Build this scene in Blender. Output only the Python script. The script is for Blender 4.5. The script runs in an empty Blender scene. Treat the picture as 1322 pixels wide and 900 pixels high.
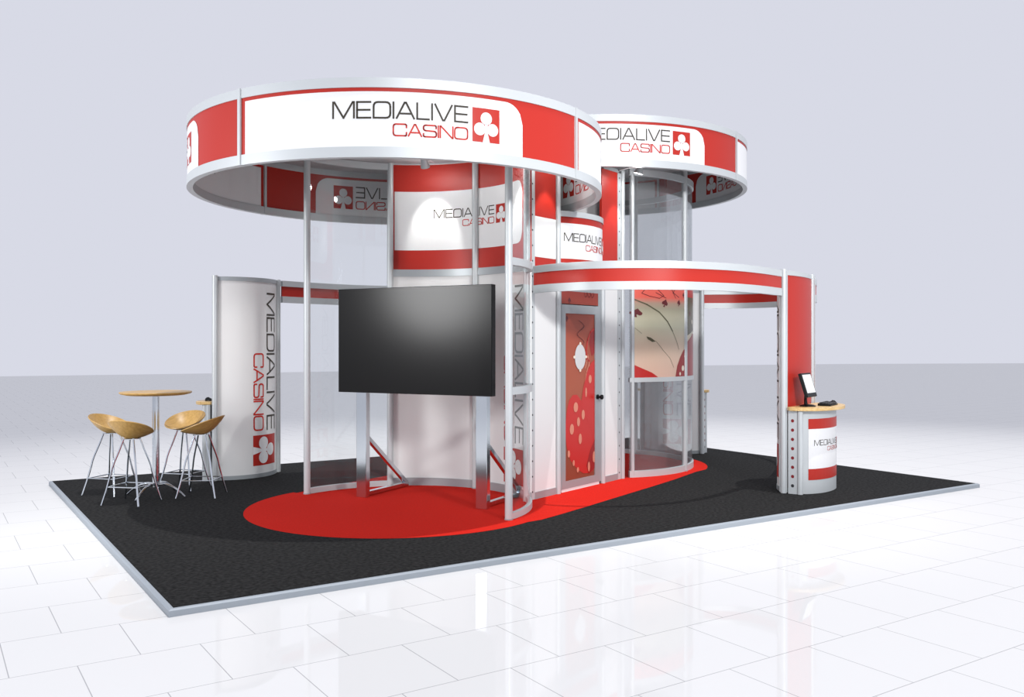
import bpy, bmesh, math, random
from math import sin, cos, pi, radians, hypot, atan2
from mathutils import Vector, Matrix

random.seed(4)
sc = bpy.context.scene
COL = sc.collection
GZ = -0.05            # hall floor height; the carpet top is z = 0

# ------------------------------------------------------------------ materials
MATS = {}
def mat(name, col, rough=0.5, metal=0.0, spec=0.5, noise=None, emis=None, coat=0.0):
    m = bpy.data.materials.new(name); m.use_nodes = True
    nt = m.node_tree; b = nt.nodes['Principled BSDF']
    b.inputs['Base Color'].default_value = (*col, 1)
    b.inputs['Roughness'].default_value = rough
    b.inputs['Metallic'].default_value = metal
    b.inputs['Specular IOR Level'].default_value = spec
    b.inputs['Coat Weight'].default_value = coat
    if emis:
        b.inputs['Emission Color'].default_value = (*emis[0], 1)
        b.inputs['Emission Strength'].default_value = emis[1]
    if noise:
        sc_, amt, bump = noise
        tc = nt.nodes.new('ShaderNodeTexCoord'); n = nt.nodes.new('ShaderNodeTexNoise')
        n.inputs['Scale'].default_value = sc_; n.inputs['Detail'].default_value = 4
        nt.links.new(tc.outputs['Object'], n.inputs['Vector'])
        r = nt.nodes.new('ShaderNodeValToRGB')
        r.color_ramp.elements[0].position = .35; r.color_ramp.elements[1].position = .65
        r.color_ramp.elements[0].color = (*[c*(1-amt) for c in col], 1)
        r.color_ramp.elements[1].color = (*[min(1, c*(1+amt)) for c in col], 1)
        nt.links.new(n.outputs['Fac'], r.inputs['Fac']); nt.links.new(r.outputs['Color'], b.inputs['Base Color'])
        if bump:
            bp = nt.nodes.new('ShaderNodeBump'); bp.inputs['Strength'].default_value = bump
            bp.inputs['Distance'].default_value = .01
            nt.links.new(n.outputs['Fac'], bp.inputs['Height']); nt.links.new(bp.outputs['Normal'], b.inputs['Normal'])
    MATS[name] = m
    return m

ALU = mat('satin_aluminium', (.58, .61, .62), .42, .2, .5)
ALUD = mat('grey_aluminium', (.40, .43, .445), .40, .35, .5)
WHITE = mat('white_panel', (.80, .80, .79), .38, 0, .45)
GWHITE = mat('white_print', (.86, .86, .86), .4, 0, .35)
RED = mat('red_print', (.48, .023, .013), .42, 0, .35)
INK = mat('brown_grey_print', (.050, .042, .030), .5, 0, .3)
INKR = mat('red_ink', (.60, .035, .022), .5, 0, .3)
BLACK = mat('black_plastic', (.006, .0065, .007), .4, 0, .2)
SCREEN = mat('dark_screen', (.011, .011, .011), .19, 0, .15)
CHROME = mat('polished_chrome', (.68, .72, .76), .13, 1.0)
TRIM = mat('blue_grey_edging', (.36, .40, .44), .5, .1, .4)
HOLE = mat('hole_dark', (.03, .03, .035), .8)
HOLER = mat('hole_red_inside', (.22, .01, .015), .7)
CEIL = mat('grey_canopy_fabric', (.50, .51, .52), .7, 0, .2, noise=(3, .12, 0))
CARPET = mat('charcoal_carpet', (.0165, .0165, .0165), .95, 0, .12, noise=(32, .55, .4))
RCARPET = mat('red_carpet', (.62, .018, .010), .95, 0, .08, noise=(60, .07, .2))
LAMP = mat('lamp_lens', (1, 1, 1), .4, emis=((1, .98, .95), 25))
LCD = mat('lit_monitor_screen', (.3, .3, .3), .3, emis=((.84, .88, .90), .75))
WOOD = None
def wood(name, a, b_, sx=1.0):
    m = bpy.data.materials.new(name); m.use_nodes = True; nt = m.node_tree; b = nt.nodes['Principled BSDF']
    tc = nt.nodes.new('ShaderNodeTexCoord'); mp = nt.nodes.new('ShaderNodeMapping')
    mp.inputs['Scale'].default_value = (1.5, 14*sx, 14*sx)
    n = nt.nodes.new('ShaderNodeTexNoise'); n.inputs['Scale'].default_value = 3; n.inputs['Detail'].default_value = 5
    r = nt.nodes.new('ShaderNodeValToRGB')
    r.color_ramp.elements[0].position = .3; r.color_ramp.elements[1].position = .7
    r.color_ramp.elements[0].color = (*a, 1); r.color_ramp.elements[1].color = (*b_, 1)
    nt.links.new(tc.outputs['Object'], mp.inputs['Vector']); nt.links.new(mp.outputs['Vector'], n.inputs['Vector'])
    nt.links.new(n.outputs['Fac'], r.inputs['Fac']); nt.links.new(r.outputs['Color'], b.inputs['Base Color'])
    b.inputs['Roughness'].default_value = .38
    return m
BEECH = wood('beech_veneer', (.47, .275, .075), (.62, .385, .125))
PINE = wood('pale_worktop_wood', (.62, .40, .15), (.78, .55, .25))

def glass(name, tr, gl, haze, hcol, gmax=.45):
    m = bpy.data.materials.new(name); m.use_nodes = True; nt = m.node_tree
    for n in list(nt.nodes):
        if n.type != 'OUTPUT_MATERIAL': nt.nodes.remove(n)
    out = nt.nodes['Material Output']
    t = nt.nodes.new('ShaderNodeBsdfTransparent'); t.inputs['Color'].default_value = (*tr, 1)
    g = nt.nodes.new('ShaderNodeBsdfGlossy'); g.inputs['Roughness'].default_value = .02
    g.inputs['Color'].default_value = (.9, .93, .94, 1)
    lw = nt.nodes.new('ShaderNodeLayerWeight'); lw.inputs['Blend'].default_value = .25
    mr = nt.nodes.new('ShaderNodeMapRange')
    mr.inputs['To Min'].default_value = gl; mr.inputs['To Max'].default_value = gmax
    mx = nt.nodes.new('ShaderNodeMixShader')
    nt.links.new(lw.outputs['Fresnel'], mr.inputs['Value']); nt.links.new(mr.outputs['Result'], mx.inputs['Fac'])
    df = nt.nodes.new('ShaderNodeBsdfDiffuse'); df.inputs['Color'].default_value = (*hcol, 1)
    hz = nt.nodes.new('ShaderNodeMixShader'); hz.inputs['Fac'].default_value = haze
    nt.links.new(t.outputs[0], hz.inputs[1]); nt.links.new(df.outputs[0], hz.inputs[2])
    nt.links.new(hz.outputs[0], mx.inputs[1]); nt.links.new(g.outputs[0], mx.inputs[2])
    nt.links.new(mx.outputs[0], out.inputs['Surface'])
    return m
GLASS = glass('clear_acrylic', (.975, .985, .985), .025, .03, (.5, .5, .5), .16)
GLASS2 = glass('grey_tinted_acrylic', (.93, .94, .945), .03, .13, (.42, .43, .44), .3)

# printed artwork backgrounds (colour belongs to the print, runs with height on the panel)
def print_ramp(name, stops, z0, z1):
    m = bpy.data.materials.new(name); m.use_nodes = True; nt = m.node_tree; b = nt.nodes['Principled BSDF']
    tc = nt.nodes.new('ShaderNodeTexCoord'); sp = nt.nodes.new('ShaderNodeSeparateXYZ')
    mr = nt.nodes.new('ShaderNodeMapRange'); mr.inputs['From Min'].default_value = z0; mr.inputs['From Max'].default_value = z1
    r = nt.nodes.new('ShaderNodeValToRGB'); e = r.color_ramp.elements
    while len(e) < len(stops): e.new(.5)
    for i, (p, c) in enumerate(stops):
        e[i].position = p; e[i].color = (*c, 1)
    nt.links.new(tc.outputs['Object'], sp.inputs[0]); nt.links.new(sp.outputs['Z'], mr.inputs['Value'])
    nt.links.new(mr.outputs['Result'], r.inputs['Fac']); nt.links.new(r.outputs['Color'], b.inputs['Base Color'])
    b.inputs['Roughness'].default_value = .35
    return m
ART_DOOR = print_ramp('door_print', [(0, (.24, .055, .028)), (.5, (.36, .085, .04)), (.85, (.34, .065, .035)), (1, (.26, .03, .02))], .1, 2.2)
ART_GLASS = print_ramp('window_print', [(0, (.74, .47, .36)), (.35, (.72, .56, .42)), (.55, (.60, .58, .42)), (.74, (.34, .31, .22)), (.80, (.40, .27, .20)), (.86, (.72, .12, .085)), (1, (.78, .12, .09))], 1.2, 2.35)
ADICE = mat('print_dice_red', (.52, .022, .018), .35)
ADICE2 = mat('print_dice_deep_red', (.30, .012, .012), .35)
APIP = mat('print_pip', (.66, .24, .16), .35)
APIPW = mat('print_pip_pale', (.80, .68, .55), .35)
ADARK = mat('print_dark', (.11, .012, .015), .35)
APINK = mat('print_pale_pink', (.80, .25, .18), .35)
AGREY = mat('print_grey_disc', (.60, .60, .60), .35)
AOLIVE = mat('print_olive', (.10, .09, .05), .35)

# ------------------------------------------------------------------ mesh builder
class Path:
    """plan polyline with arclength; offsets go to the right-hand side of travel"""
    def __init__(s, pts):
        s.p = [Vector((a[0], a[1])) for a in pts]; s.L = [0]
        for a, b in zip(s.p, s.p[1:]): s.L.append(s.L[-1] + (b-a).length)
        s.len = s.L[-1]
        seg = [(b-a).normalized() for a, b in zip(s.p, s.p[1:])]
        s.n = []
        for i in range(len(s.p)):
            t = seg[0] if i == 0 else seg[-1] if i == len(s.p)-1 else (seg[i-1]+seg[i]).normalized()
            s.n.append(Vector((t.y, -t.x)))
    def at(s, u, z, off=0.0):
        u_ = min(max(u, 0), s.len)
        i = 0
        lo, hi = 0, len(s.L)-2
        while lo < hi:
            m = (lo+hi+1)//2
            if s.L[m] <= u_: lo = m
            else: hi = m-1
        i = lo
        f = (u_-s.L[i])/max(1e-9, s.L[i+1]-s.L[i])
        p = s.p[i].lerp(s.p[i+1], f); n = s.n[i].lerp(s.n[i+1], f)
        if n.length > 0: n = n.normalized()
        if u != u_:
            t = Vector((-n.y, n.x)); p = p + t*(u-u_)
        q = p+n*off
        return Vector((q.x, q.y, z))
    def us(s, u0, u1, step=.05):
        n = max(1, int(math.ceil((u1-u0)/step)))
        r = [u0+(u1-u0)*i/n for i in range(n+1)]
        return r

def arc(cx, cy, r, a0, a1, step=3.0):
    n = max(2, int(abs(a1-a0)/step)+1)
    return Path([(cx+r*cos(radians(a0+(a1-a0)*i/n)), cy+r*sin(radians(a0+(a1-a0)*i/n))) for i in range(n+1)])
def spline(pts, sub=8):
    P = [Vector(p) for p in pts]; P = [2*P[0]-P[1]]+P+[2*P[-1]-P[-2]]; out = []
    for i in range(1, len(P)-2):
        a, b, c, d = P[i-1:i+3]
        for k in range(sub):
            t = k/sub
            out.append(.5*((2*b)+(c-a)*t+(2*a-5*b+4*c-d)*t*t+(3*b-a-3*c+d)*t**3))
    out.append(P[-2])
    return Path(out)

class MB:
    def __init__(s): s.v = []; s.f = []; s.m = []; s.mats = []
    def mi(s, m):
        if m not in s.mats: s.mats.append(m)
        return s.mats.index(m)
    def add(s, vs, fs, m):
        o = len(s.v); s.v += [Vector(v) for v in vs]; k = s.mi(m)
        for f in fs: s.f.append([i+o for i in f]); s.m.append(k)
        return s
    def box(s, c, d, m, R=None):
        c = Vector(c); h = Vector(d)/2
        vs = [Vector((x*h.x, y*h.y, z*h.z)) for x in (-1, 1) for y in (-1, 1) for z in (-1, 1)]
        if R: vs = [R @ v for v in vs]
        return s.add([v+c for v in vs], [(0, 1, 3, 2), (4, 6, 7, 5), (0, 4, 5, 1), (2, 3, 7, 6), (0, 2, 6, 4), (1, 5, 7, 3)], m)
    def tube(s, pts, r, m, n=12, caps=True, flat=None):
        P = [Vector(p) for p in pts]; rr = r if isinstance(r, (list, tuple)) else [r]*len(P); vs = []; up = None
        for i, p in enumerate(P):
            t = (P[min(i+1, len(P)-1)]-P[max(i-1, 0)]).normalized()
            if up is None:
                up = Vector((0, 0, 1)) if abs(t.z) < .9 else Vector((1, 0, 0))
            a = t.cross(up).normalized(); b = a.cross(t).normalized(); up = b
            for k in range(n):
                th = 2*pi*k/n+pi/n
                vs.append(p+(a*cos(th)*(flat or 1)+b*sin(th))*rr[i])
        fs = [(i*n+k, i*n+(k+1) % n, (i+1)*n+(k+1) % n, (i+1)*n+k) for i in range(len(P)-1) for k in range(n)]
        if caps: fs += [tuple(range(n))[::-1], tuple((len(P)-1)*n+k for k in range(n))]
        return s.add(vs, fs, m)
    def post(s, x, y, r, z0, z1, m, n=20): return s.tube([(x, y, z0), (x, y, z1)], r, m, n)
    def lathe(s, prof, c, m, n=36):
        vs = []
        for r, z in prof:
            for k in range(n): vs.append((c[0]+r*cos(2*pi*k/n), c[1]+r*sin(2*pi*k/n), c[2]+z))
        fs = [(i*n+k, i*n+(k+1) % n, (i+1)*n+(k+1) % n, (i+1)*n+k) for i in range(len(prof)-1) for k in range(n)]
        fs += [tuple(range(n))[::-1], tuple((len(prof)-1)*n+k for k in range(n))]
        return s.add(vs, fs, m)
    def slab(s, P, u0, u1, z0, z1, o0, o1, m, step=.05):
        us = P.us(u0, u1, step); vs = []
        for u in us: vs += [P.at(u, z0, o0), P.at(u, z0, o1), P.at(u, z1, o1), P.at(u, z1, o0)]
        fs = [(i*4+k, i*4+(k+1) % 4, i*4+4+(k+1) % 4, i*4+4+k) for i in range(len(us)-1) for k in range(4)]
        n = (len(us)-1)*4
        fs += [(0, 3, 2, 1), (n, n+1, n+2, n+3)]
        return s.add(vs, fs, m)
    def prism(s, pts, z0, z1, m, mtop=None):
        n = len(pts)
        vs = [(p[0], p[1], z0) for p in pts]+[(p[0], p[1], z1) for p in pts]
        s.add(vs, [(i, (i+1) % n, n+(i+1) % n, n+i) for i in range(n)]+[tuple(range(n))[::-1]], m)
        return s.add(vs[n:], [tuple(range(n))], mtop or m)
    def fill(s, mp, poly, off, m, du=.012, dv=None):
        """polygon in (u, v), cut into upright slices so that it follows a curved panel"""
        xs = [p[0] for p in poly]; a, b = min(xs), max(xs); n = max(1, int(math.ceil((b-a)/du)))
        def spans(u):
            r = []
            for (x0, y0), (x1, y1) in zip(poly, poly[1:]+poly[:1]):
                if (x0 <= u) != (x1 <= u): r.append(y0+(y1-y0)*(u-x0)/(x1-x0))
            return sorted(r)
        e = (b-a)*1e-5
        for i in range(n):
            u0 = a+(b-a)*i/n; u1 = a+(b-a)*(i+1)/n
            A, Bs = spans(u0+e), spans(u1-e)
            if len(A) != len(Bs): A = Bs = spans((u0+u1)/2)
            for k in range(0, len(A)-1, 2):
                nv = max(1, int(math.ceil((A[k+1]-A[k])/dv))) if dv else 1
                for j in range(nv):
                    f0, f1 = j/nv, (j+1)/nv; g = lambda S_, t: S_[k]+(S_[k+1]-S_[k])*t
                    s.add([mp(u0, g(A, f0), off), mp(u1, g(Bs, f0), off), mp(u1, g(Bs, f1), off), mp(u0, g(A, f1), off)], [(0, 1, 2, 3)], m)
        return s
    def stroke(s, mp, pts, w, off, m, step=.04):
        for (x0, y0), (x1, y1) in zip(pts, pts[1:]):
            L = hypot(x1-x0, y1-y0)
            if L < 1e-9: continue
            tx, ty = (x1-x0)/L, (y1-y0)/L; nx, ny = -ty*w/2, tx*w/2
            e = w*.42; a0 = -e; a1 = L+e; n = max(1, int(math.ceil((a1-a0)/step)))
            for i in range(n):
                q0 = a0+(a1-a0)*i/n; q1 = a0+(a1-a0)*(i+1)/n
                c = [(x0+tx*q0-nx, y0+ty*q0-ny), (x0+tx*q1-nx, y0+ty*q1-ny), (x0+tx*q1+nx, y0+ty*q1+ny), (x0+tx*q0+nx, y0+ty*q0+ny)]
                s.add([mp(u, v, off) for u, v in c], [(0, 1, 2, 3)], m)
        return s
    def build(s, name, parent=None, smooth=True, bevel=0, fixn=False):
        me = bpy.data.meshes.new(name); me.from_pydata([tuple(v) for v in s.v], [], s.f)
        for m in s.mats: me.materials.append(m)
        me.polygons.foreach_set('material_index', s.m)
        if fixn:
            bm = bmesh.new(); bm.from_mesh(me); bmesh.ops.recalc_face_normals(bm, faces=bm.faces); bm.to_mesh(me); bm.free()
        if smooth:
            me.polygons.foreach_set('use_smooth', [True]*len(me.polygons)); me.update(); me.set_sharp_from_angle(angle=radians(35))
        me.update()
        o = bpy.data.objects.new(name, me); COL.objects.link(o)
        if parent is not None:
            o.parent = parent
        if bevel:
            b = o.modifiers.new('soft_edges', 'BEVEL'); b.width = bevel; b.segments = 2; b.limit_method = 'ANGLE'
        return o

def tag(o, label, cat, group=None, kind=None):
    if label: o['label'] = label
    if cat: o['category'] = cat
    if group: o['group'] = group
    if kind: o['kind'] = kind
    return o
def empty(name, loc=(0, 0, 0), rz=0):
    o = bpy.data.objects.new(name, None); COL.objects.link(o); o.location = loc; o.rotation_euler = (0, 0, rz)
    o.empty_display_size = .1
    return o
def local(root):
    """meshes are written in world coordinates; hang them on the root without moving them"""
    M = Matrix.Translation(root.location) @ Matrix.Rotation(root.rotation_euler[2], 4, 'Z')
    return M.inverted()
def hang(o, root):
    o.parent = root; o.matrix_parent_inverse = local(root)
    return o
def copy_tree(o, parent=None):
    c = o.copy(); COL.objects.link(c)
    if parent is not None: c.parent = parent
    for ch in [x for x in ALL_CHILDREN(o)]: copy_tree(ch, c)
    return c
def ALL_CHILDREN(o): return [x for x in bpy.data.objects if x.parent == o]

# ------------------------------------------------------------------ lettering
def rc(pts, r, closed=False, k=4):
    """polyline with rounded corners"""
    n = len(pts); out = []
    for i, p in enumerate(pts):
        if not closed and i in (0, n-1): out.append(p); continue
        a = Vector(pts[i-1]); b = Vector(p); c = Vector(pts[(i+1) % n])
        d0 = (a-b); d1 = (c-b); rr = min(r, d0.length*.5, d1.length*.5)
        s0 = b+d0.normalized()*rr; s1 = b+d1.normalized()*rr
        for j in range(k+1):
            t = j/k; q = s0*(1-t)**2+b*2*t*(1-t)+s1*t*t; out.append((q.x, q.y))
    if closed: out.append(out[0])
    return out
GL = {
 'M': (1.35, [[(0, 0), (0, 1), (.08, 1), (.675, 0), (1.27, 1), (1.35, 1), (1.35, 0)]]),
 'E': (.85, [[(.85, 1), (0, 1), (0, 0), (.85, 0)], [(0, .5), (.8, .5)]]),
 'D': (1.05, [rc([(0, 0), (0, 1), (1.05, 1), (1.05, 0), (0, 0)], .3)]),
 'I': (0, [[(0, 0), (0, 1)]]),
 'A': (1.1, [[(0, 0), (.5, 1), (.6, 1), (1.1, 0)], [(.2, .3), (.9, .3)]]),
 'L': (.75, [[(0, 1), (0, 0), (.75, 0)]]),
 'V': (1.1, [[(0, 1), (.5, 0), (.6, 0), (1.1, 1)]]),
 'C': (1.1, [rc([(1.1, .72), (1.1, 1), (0, 1), (0, 0), (1.1, 0), (1.1, .28)], .26)]),
 'S': (1.1, [rc([(1.08, .74), (1.08, 1), (0, 1), (0, .54), (1.1, .48), (1.1, 0), (0, 0), (0, .26)], .22)]),
 'N': (1.1, [[(0, 0), (0, 1), (.06, 1), (1.04, 0), (1.1, 0), (1.1, 1)]]),
 'O': (1.15, [rc([(.5, 0), (0, 0), (0, 1), (1.15, 1), (1.15, 0), (.5, 0)], .3)]),
}
def word(mb, mp, txt, u1, v0, cap, gap, w, off, m, width=None):
    tot = sum(GL[c][0] for c in txt)+gap*(len(txt)-1)
    k = (width/(tot*cap)) if width else 1
    x = u1-tot*cap*k
    for c in txt:
        wd, st = GL[c]
        for s_ in st: mb.stroke(mp, [(x+p[0]*cap*k, v0+p[1]*cap) for p in s_], w, off, m)
        x += (wd+gap)*cap*k
def circle(cx, cy, r, n=28, ry=None): return [(cx+r*cos(2*pi*i/n), cy+(ry or r)*sin(2*pi*i/n)) for i in range(n)]
def club_logo(parent, mp, x0, y0, S, off, textlen=3.9, dv=None, thick=1.5):
    """the two word mark and its square; (x0, y0) lower left, S the height of the square"""
    tl = textlen*S
    a = MB(); word(a, mp, 'MEDIALIVE', x0+tl, y0+S*.53, S*.45, .2, S*.036*thick, off, INK, tl)
    o1 = a.build('dark_lettering', parent, False)
    a = MB(); word(a, mp, 'CASINO', x0+tl, y0+S*.03, S*.33, .17, S*.030*thick, off, INKR, tl*.556)
    o2 = a.build('red_lettering', parent, False)
    a = MB(); ex = x0+tl+S*.15; W = S*.885
    a.fill(mp, [(ex, y0), (ex+W, y0), (ex+W, y0+S), (ex, y0+S)], off, RED, .02, dv)
    f = off+.0015; cx = ex+W/2
    d = S*.008 if S > .1 else .006
    a.fill(mp, circle(cx, y0+S*.70, S*.185), f, GWHITE, d, dv)
    a.fill(mp, circle(cx-W*.235, y0+S*.38, S*.185), f, GWHITE, d, dv)
    a.fill(mp, circle(cx+W*.235, y0+S*.38, S*.185), f, GWHITE, d, dv)
    a.fill(mp, [(cx-W*.13, y0-.0), (cx+W*.13, y0), (cx+W*.045, y0+S*.3), (cx+W*.05, y0+S*.55), (cx-W*.05, y0+S*.55), (cx-W*.045, y0+S*.3)], f, GWHITE, d, dv)
    o3 = a.build('club_emblem', parent, False)
    return [o1, o2, o3]

# ------------------------------------------------------------------ hall floor
def floor_mat():
    m = bpy.data.materials.new('white_gloss_tiles'); m.use_nodes = True; nt = m.node_tree; b = nt.nodes['Principled BSDF']
    N = nt.nodes.new; L = nt.links.new
    g = N('ShaderNodeNewGeometry'); mp = N('ShaderNodeMapping')
    br = N('ShaderNodeTexBrick'); br.offset = .5; br.offset_frequency = 2
    br.inputs['Scale'].default_value = 1; br.inputs['Brick Width'].default_value = .62; br.inputs['Row Height'].default_value = .63
    br.inputs['Mortar Size'].default_value = .0028; br.inputs['Mortar Smooth'].default_value = .1
    br.inputs['Color1'].default_value = (.755, .755, .75, 1); br.inputs['Color2'].default_value = (.76, .76, .755, 1)
    br.inputs['Mortar'].default_value = (.42, .42, .43, 1)
    mp.inputs['Location'].default_value = (.31+6.2, 63.0, 0)
    L(g.outputs['Position'], mp.inputs['Vector']); L(mp.outputs['Vector'], br.inputs['Vector'])
    L(br.outputs['Color'], b.inputs['Base Color'])
    df = N('ShaderNodeBsdfDiffuse'); L(br.outputs['Color'], df.inputs['Color'])
    gl = N('ShaderNodeBsdfGlossy'); gl.inputs['Roughness'].default_value = .015; gl.inputs['Color'].default_value = (1, 1, 1, 1)
    mx = N('ShaderNodeMixShader'); mx.inputs['Fac'].default_value = .11
    L(df.outputs[0], mx.inputs[1]); L(gl.outputs[0], mx.inputs[2]); L(mx.outputs[0], nt.nodes['Material Output'].inputs['Surface'])
    nt.nodes.remove(b)
    return m
mb = MB()
edge = [(-60, -60), (140, -60), (120, -5), (95, 22), (78.2, 34.6), (63.2, 41.2), (49.1, 44.2), (31, 45.2), (17.2, 45.6), (10.3, 46.2), (2.1, 47.2), (-30, 50), (-60, 50)]
mb.prism(edge, GZ-.2, GZ, floor_mat())
fl = mb.build('floor', None, False)
tag(fl, 'glossy white tiled hall floor with thin grey joints', 'floor', kind='structure')

# ------------------------------------------------------------------ platform
PW, PD = 8.94, 6.08
C1 = (2.7, 2.35); C2 = (6.3, 3.77)
R2 = 2.0; RC = 1.3
plat = empty('raised_platform', (PW/2, PD/2, GZ))
tag(plat, 'low rectangular charcoal carpeted platform with pale metal edging on the tiled floor', 'platform')
mb = MB(); mb.box((PW/2, PD/2, -.03), (PW, PD, .04), ALUD); mb.box((PW/2, PD/2, -.006), (PW, PD, .012), CARPET)
hang(mb.build('carpet', None, False), plat)
for (a, b_) in (((-.035, -.035), (PW+.035, -.035)), ((PW+.035, -.035), (PW+.035, PD+.035)), ((PW+.035, PD+.035), (-.035, PD+.035)), ((-.035, PD+.035), (-.035, -.035))):
    P = Path([a, b_]); mb = MB()
    u = P.len
    prof = [(0, GZ), (0, -.012), (-.012, -.003), (-.034, -.003), (-.034, GZ)]
    vs = []
    for uu, sg in ((0, 1), (u, -1)):
        for o_, z in prof:
            vs.append(P.at(uu - sg*o_ if True else uu, z, o_))
    n = len(prof)
    mb.add(vs, [(k, (k+1) % n, n+(k+1) % n, n+k) for k in range(n)]+[tuple(range(n)), tuple(range(n, 2*n))[::-1]], TRIM)
    hang(mb.build('edge_trim', None, False, fixn=True), plat)
# red S shaped inlay
def acirc(c, r, a0, a1, n=60): return [(c[0]+r*cos(radians(a0+(a1-a0)*i/n)), c[1]+r*sin(radians(a0+(a1-a0)*i/n))) for i in range(n+1)]
RI = 1.5
low = acirc(C1, RI, -246, -66)                      # round the near disc from its back to its front
mid = [(3.48, 1.0), (3.72, 1.09), (4.27, 1.31), (4.91, 1.58), (5.59, 1.86), (6.22, 2.13), (6.89, 2.43)]
hi = acirc(C2, 1.5, -55, 114)
mid2 = [(9-x, 6.12-y) for x, y in mid]
poly = low + mid[:-1] + [(6.89, 2.45)] + hi + mid2[:-1] + [(2.11, 3.67)]
poly = [p for i, p in enumerate(poly) if i == 0 or hypot(p[0]-poly[i-1][0], p[1]-poly[i-1][1]) > .02]
mb = MB(); mb.prism(poly, -.004, .002, RCARPET)
hang(mb.build('red_carpet_inlay', None, False, fixn=True), plat)

# ------------------------------------------------------------------ hanging ring signs
def ring_sign(c, sep, zb, zt, label):
    root = empty('ring_sign', (c[0], c[1], zb)); tag(root, label, 'hanging sign', 'round canopy signs over the stand')
    full = arc(c[0], c[1], R2, 0, 360, 2.5)          # counter clockwise: right-hand side is outward
    for nm, z0, z1 in (('bottom_rail', zb, zb+.082), ('top_rail', zt-.078, zt)):
        mb = MB(); mb.slab(full, 0, full.len, z0, z1, -.05, .006, ALU, .08)
        hang(mb.build(nm), root)
    for q in range(4):
        a0 = sep+90*q
        P = arc(c[0], c[1], R2, a0+.4, a0+89.6, 2.5); Lp = P.len
        z0, z1 = zb+.082, zt-.078
        mb = MB(); mb.slab(P, 0, Lp, z0, z1, -.035, -.003, RED, .06)
        pn = hang(mb.build('graphic_panel'), root)
        for side in (0, 1):
            off = -.001 if side == 0 else -.037
            mp = lambda u, v, o, P=P, s=side: P.at(u, v, o if s == 0 else -.038-(o+.003))
            uw0, uw1 = .045, Lp*.782; top = z1-.030; r = .17
            shape = [(uw0, z0), (uw1, z0)]+[(uw1-r+r*cos(t), top-r+r*sin(t)) for t in [radians(90*i/14) for i in range(15)]]+[(uw0, top)]
            mb = MB(); mb.fill(mp, shape, -.001, GWHITE, .025)
            w = mb.build('white_field', None, False); w.parent = pn
            y0 = zb+.162; S = .272
            for o in club_logo(pn, mp, Lp*.278, y0, S, .0008): pass
        u_ = (c[0]+(R2+.004)*cos(radians(a0)), c[1]+(R2+.004)*sin(radians(a0)))
        mb = MB(); ca, sa = cos(radians(a0)), sin(radians(a0))
        mb.box((c[0]+(R2-.02)*ca, c[1]+(R2-.02)*sa, (zb+zt)/2), (.07, .030, zt-zb+.004), ALU, Matrix.Rotation(radians(a0), 3, 'Z'))
        hang(mb.build('upright', None, False), root)
    mb = MB(); mb.lathe([(R2-.052, zt-.012), (R2-.052, zt-.002)], (c[0], c[1], 0), CEIL, 96)
    hang(mb.build('canopy_disc'), root)
    return root
# children are written in world coordinates: white fields etc. hang below the panels, which carry the inverse
ring_sign(C1, -66.4, 3.07, 3.69, 'large round red and white canopy sign nearest the camera, above the television')
ring_sign(C2, -68.6, 3.625, 4.215, 'round red and white canopy sign further back, above the playing card window')

# ------------------------------------------------------------------ round screens
def pt(c, r, a): return (c[0]+r*cos(radians(a)), c[1]+r*sin(radians(a)))
def posts(root, c, angs, z1, r=.036, m=ALU, z0=0.002):
    for a in angs:
        x, y = pt(c, RC, a); mb = MB(); mb.post(x, y, r, z0, z1, m)
        mb.post(x, y, r+.004, z0, z0+.012, ALUD)
        hang(mb.build('post'), root)
def screen(name, label, cat, c, a0, a1, ztop, rails, angs, gmat, thick=.008, z_posts=None):
    x, y = pt(c, RC, (a0+a1)/2); root = empty(name, (x, y, 0)); tag(root, label, cat)
    P = arc(c[0], c[1], RC, a0, a1)
    mb = MB(); mb.slab(P, 0, P.len, .06, ztop-.03, -thick/2, thick/2, gmat); hang(mb.build('glass_sheet'), root)
    for z0, z1 in rails:
        mb = MB(); mb.slab(P, 0, P.len, z0, z1, -.022, .022, ALU); hang(mb.build('rail'), root)
    posts(root, c, angs, z_posts or ztop)
    return root, P
screen('curved_glass_screen', 'tall clear curved screen between two slim posts left of the television', 'glass screen', C1, 68.6, 113.6, 3.674, [(0.002, .06), (3.60, 3.674)], (113.6,), GLASS)
screen('curved_glass_screen', 'narrow curved clear screen with two cross rails right of the television', 'glass screen', C1, -66.4, -23.5, 3.674, [(0.002, .06), (1.15, 1.22), (2.35, 2.42), (3.60, 3.674)], (-66.4,), GLASS)

# ---- curved white wall behind the television
def perforated(mb, P, u0, u1, z0, z1, off, m=ALU, pitch=.16, hm=HOLE, r=.010):
    mb.slab(P, u0, u1, z0, z1, off-.03, off, m)
    mp = P.at; uc = (u0+u1)/2; z = z0+pitch*.5
    while z < z1-.03:
        mb.fill(mp, circle(uc, z, r, 12), off+.0012, hm, .004); z += pitch
x, y = pt(C1, RC+.05, 23.6); wall = empty('curved_wall', (x, y, 0))
tag(wall, 'curved white wall with red bands and round logo panel behind the television', 'curved wall')
PWL = arc(C1[0], C1[1], RC+.012, 68.6, -21.4)        # travels clockwise; right-hand side faces the centre
Lw = PWL.len; zT = 3.665
mb = MB(); mb.slab(PWL, 0, Lw, 2.47, zT-.0, -.04, 0, RED); up = hang(mb.build('upper_panel'), wall)
mb = MB(); mb.slab(PWL, 0, Lw, .09, 2.39, -.04, 0, WHITE); lo = hang(mb.build('lower_panel'), wall)
mb = MB(); r = .13; u1 = Lw*.905; a_, b_ = 2.69, 3.36
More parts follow.
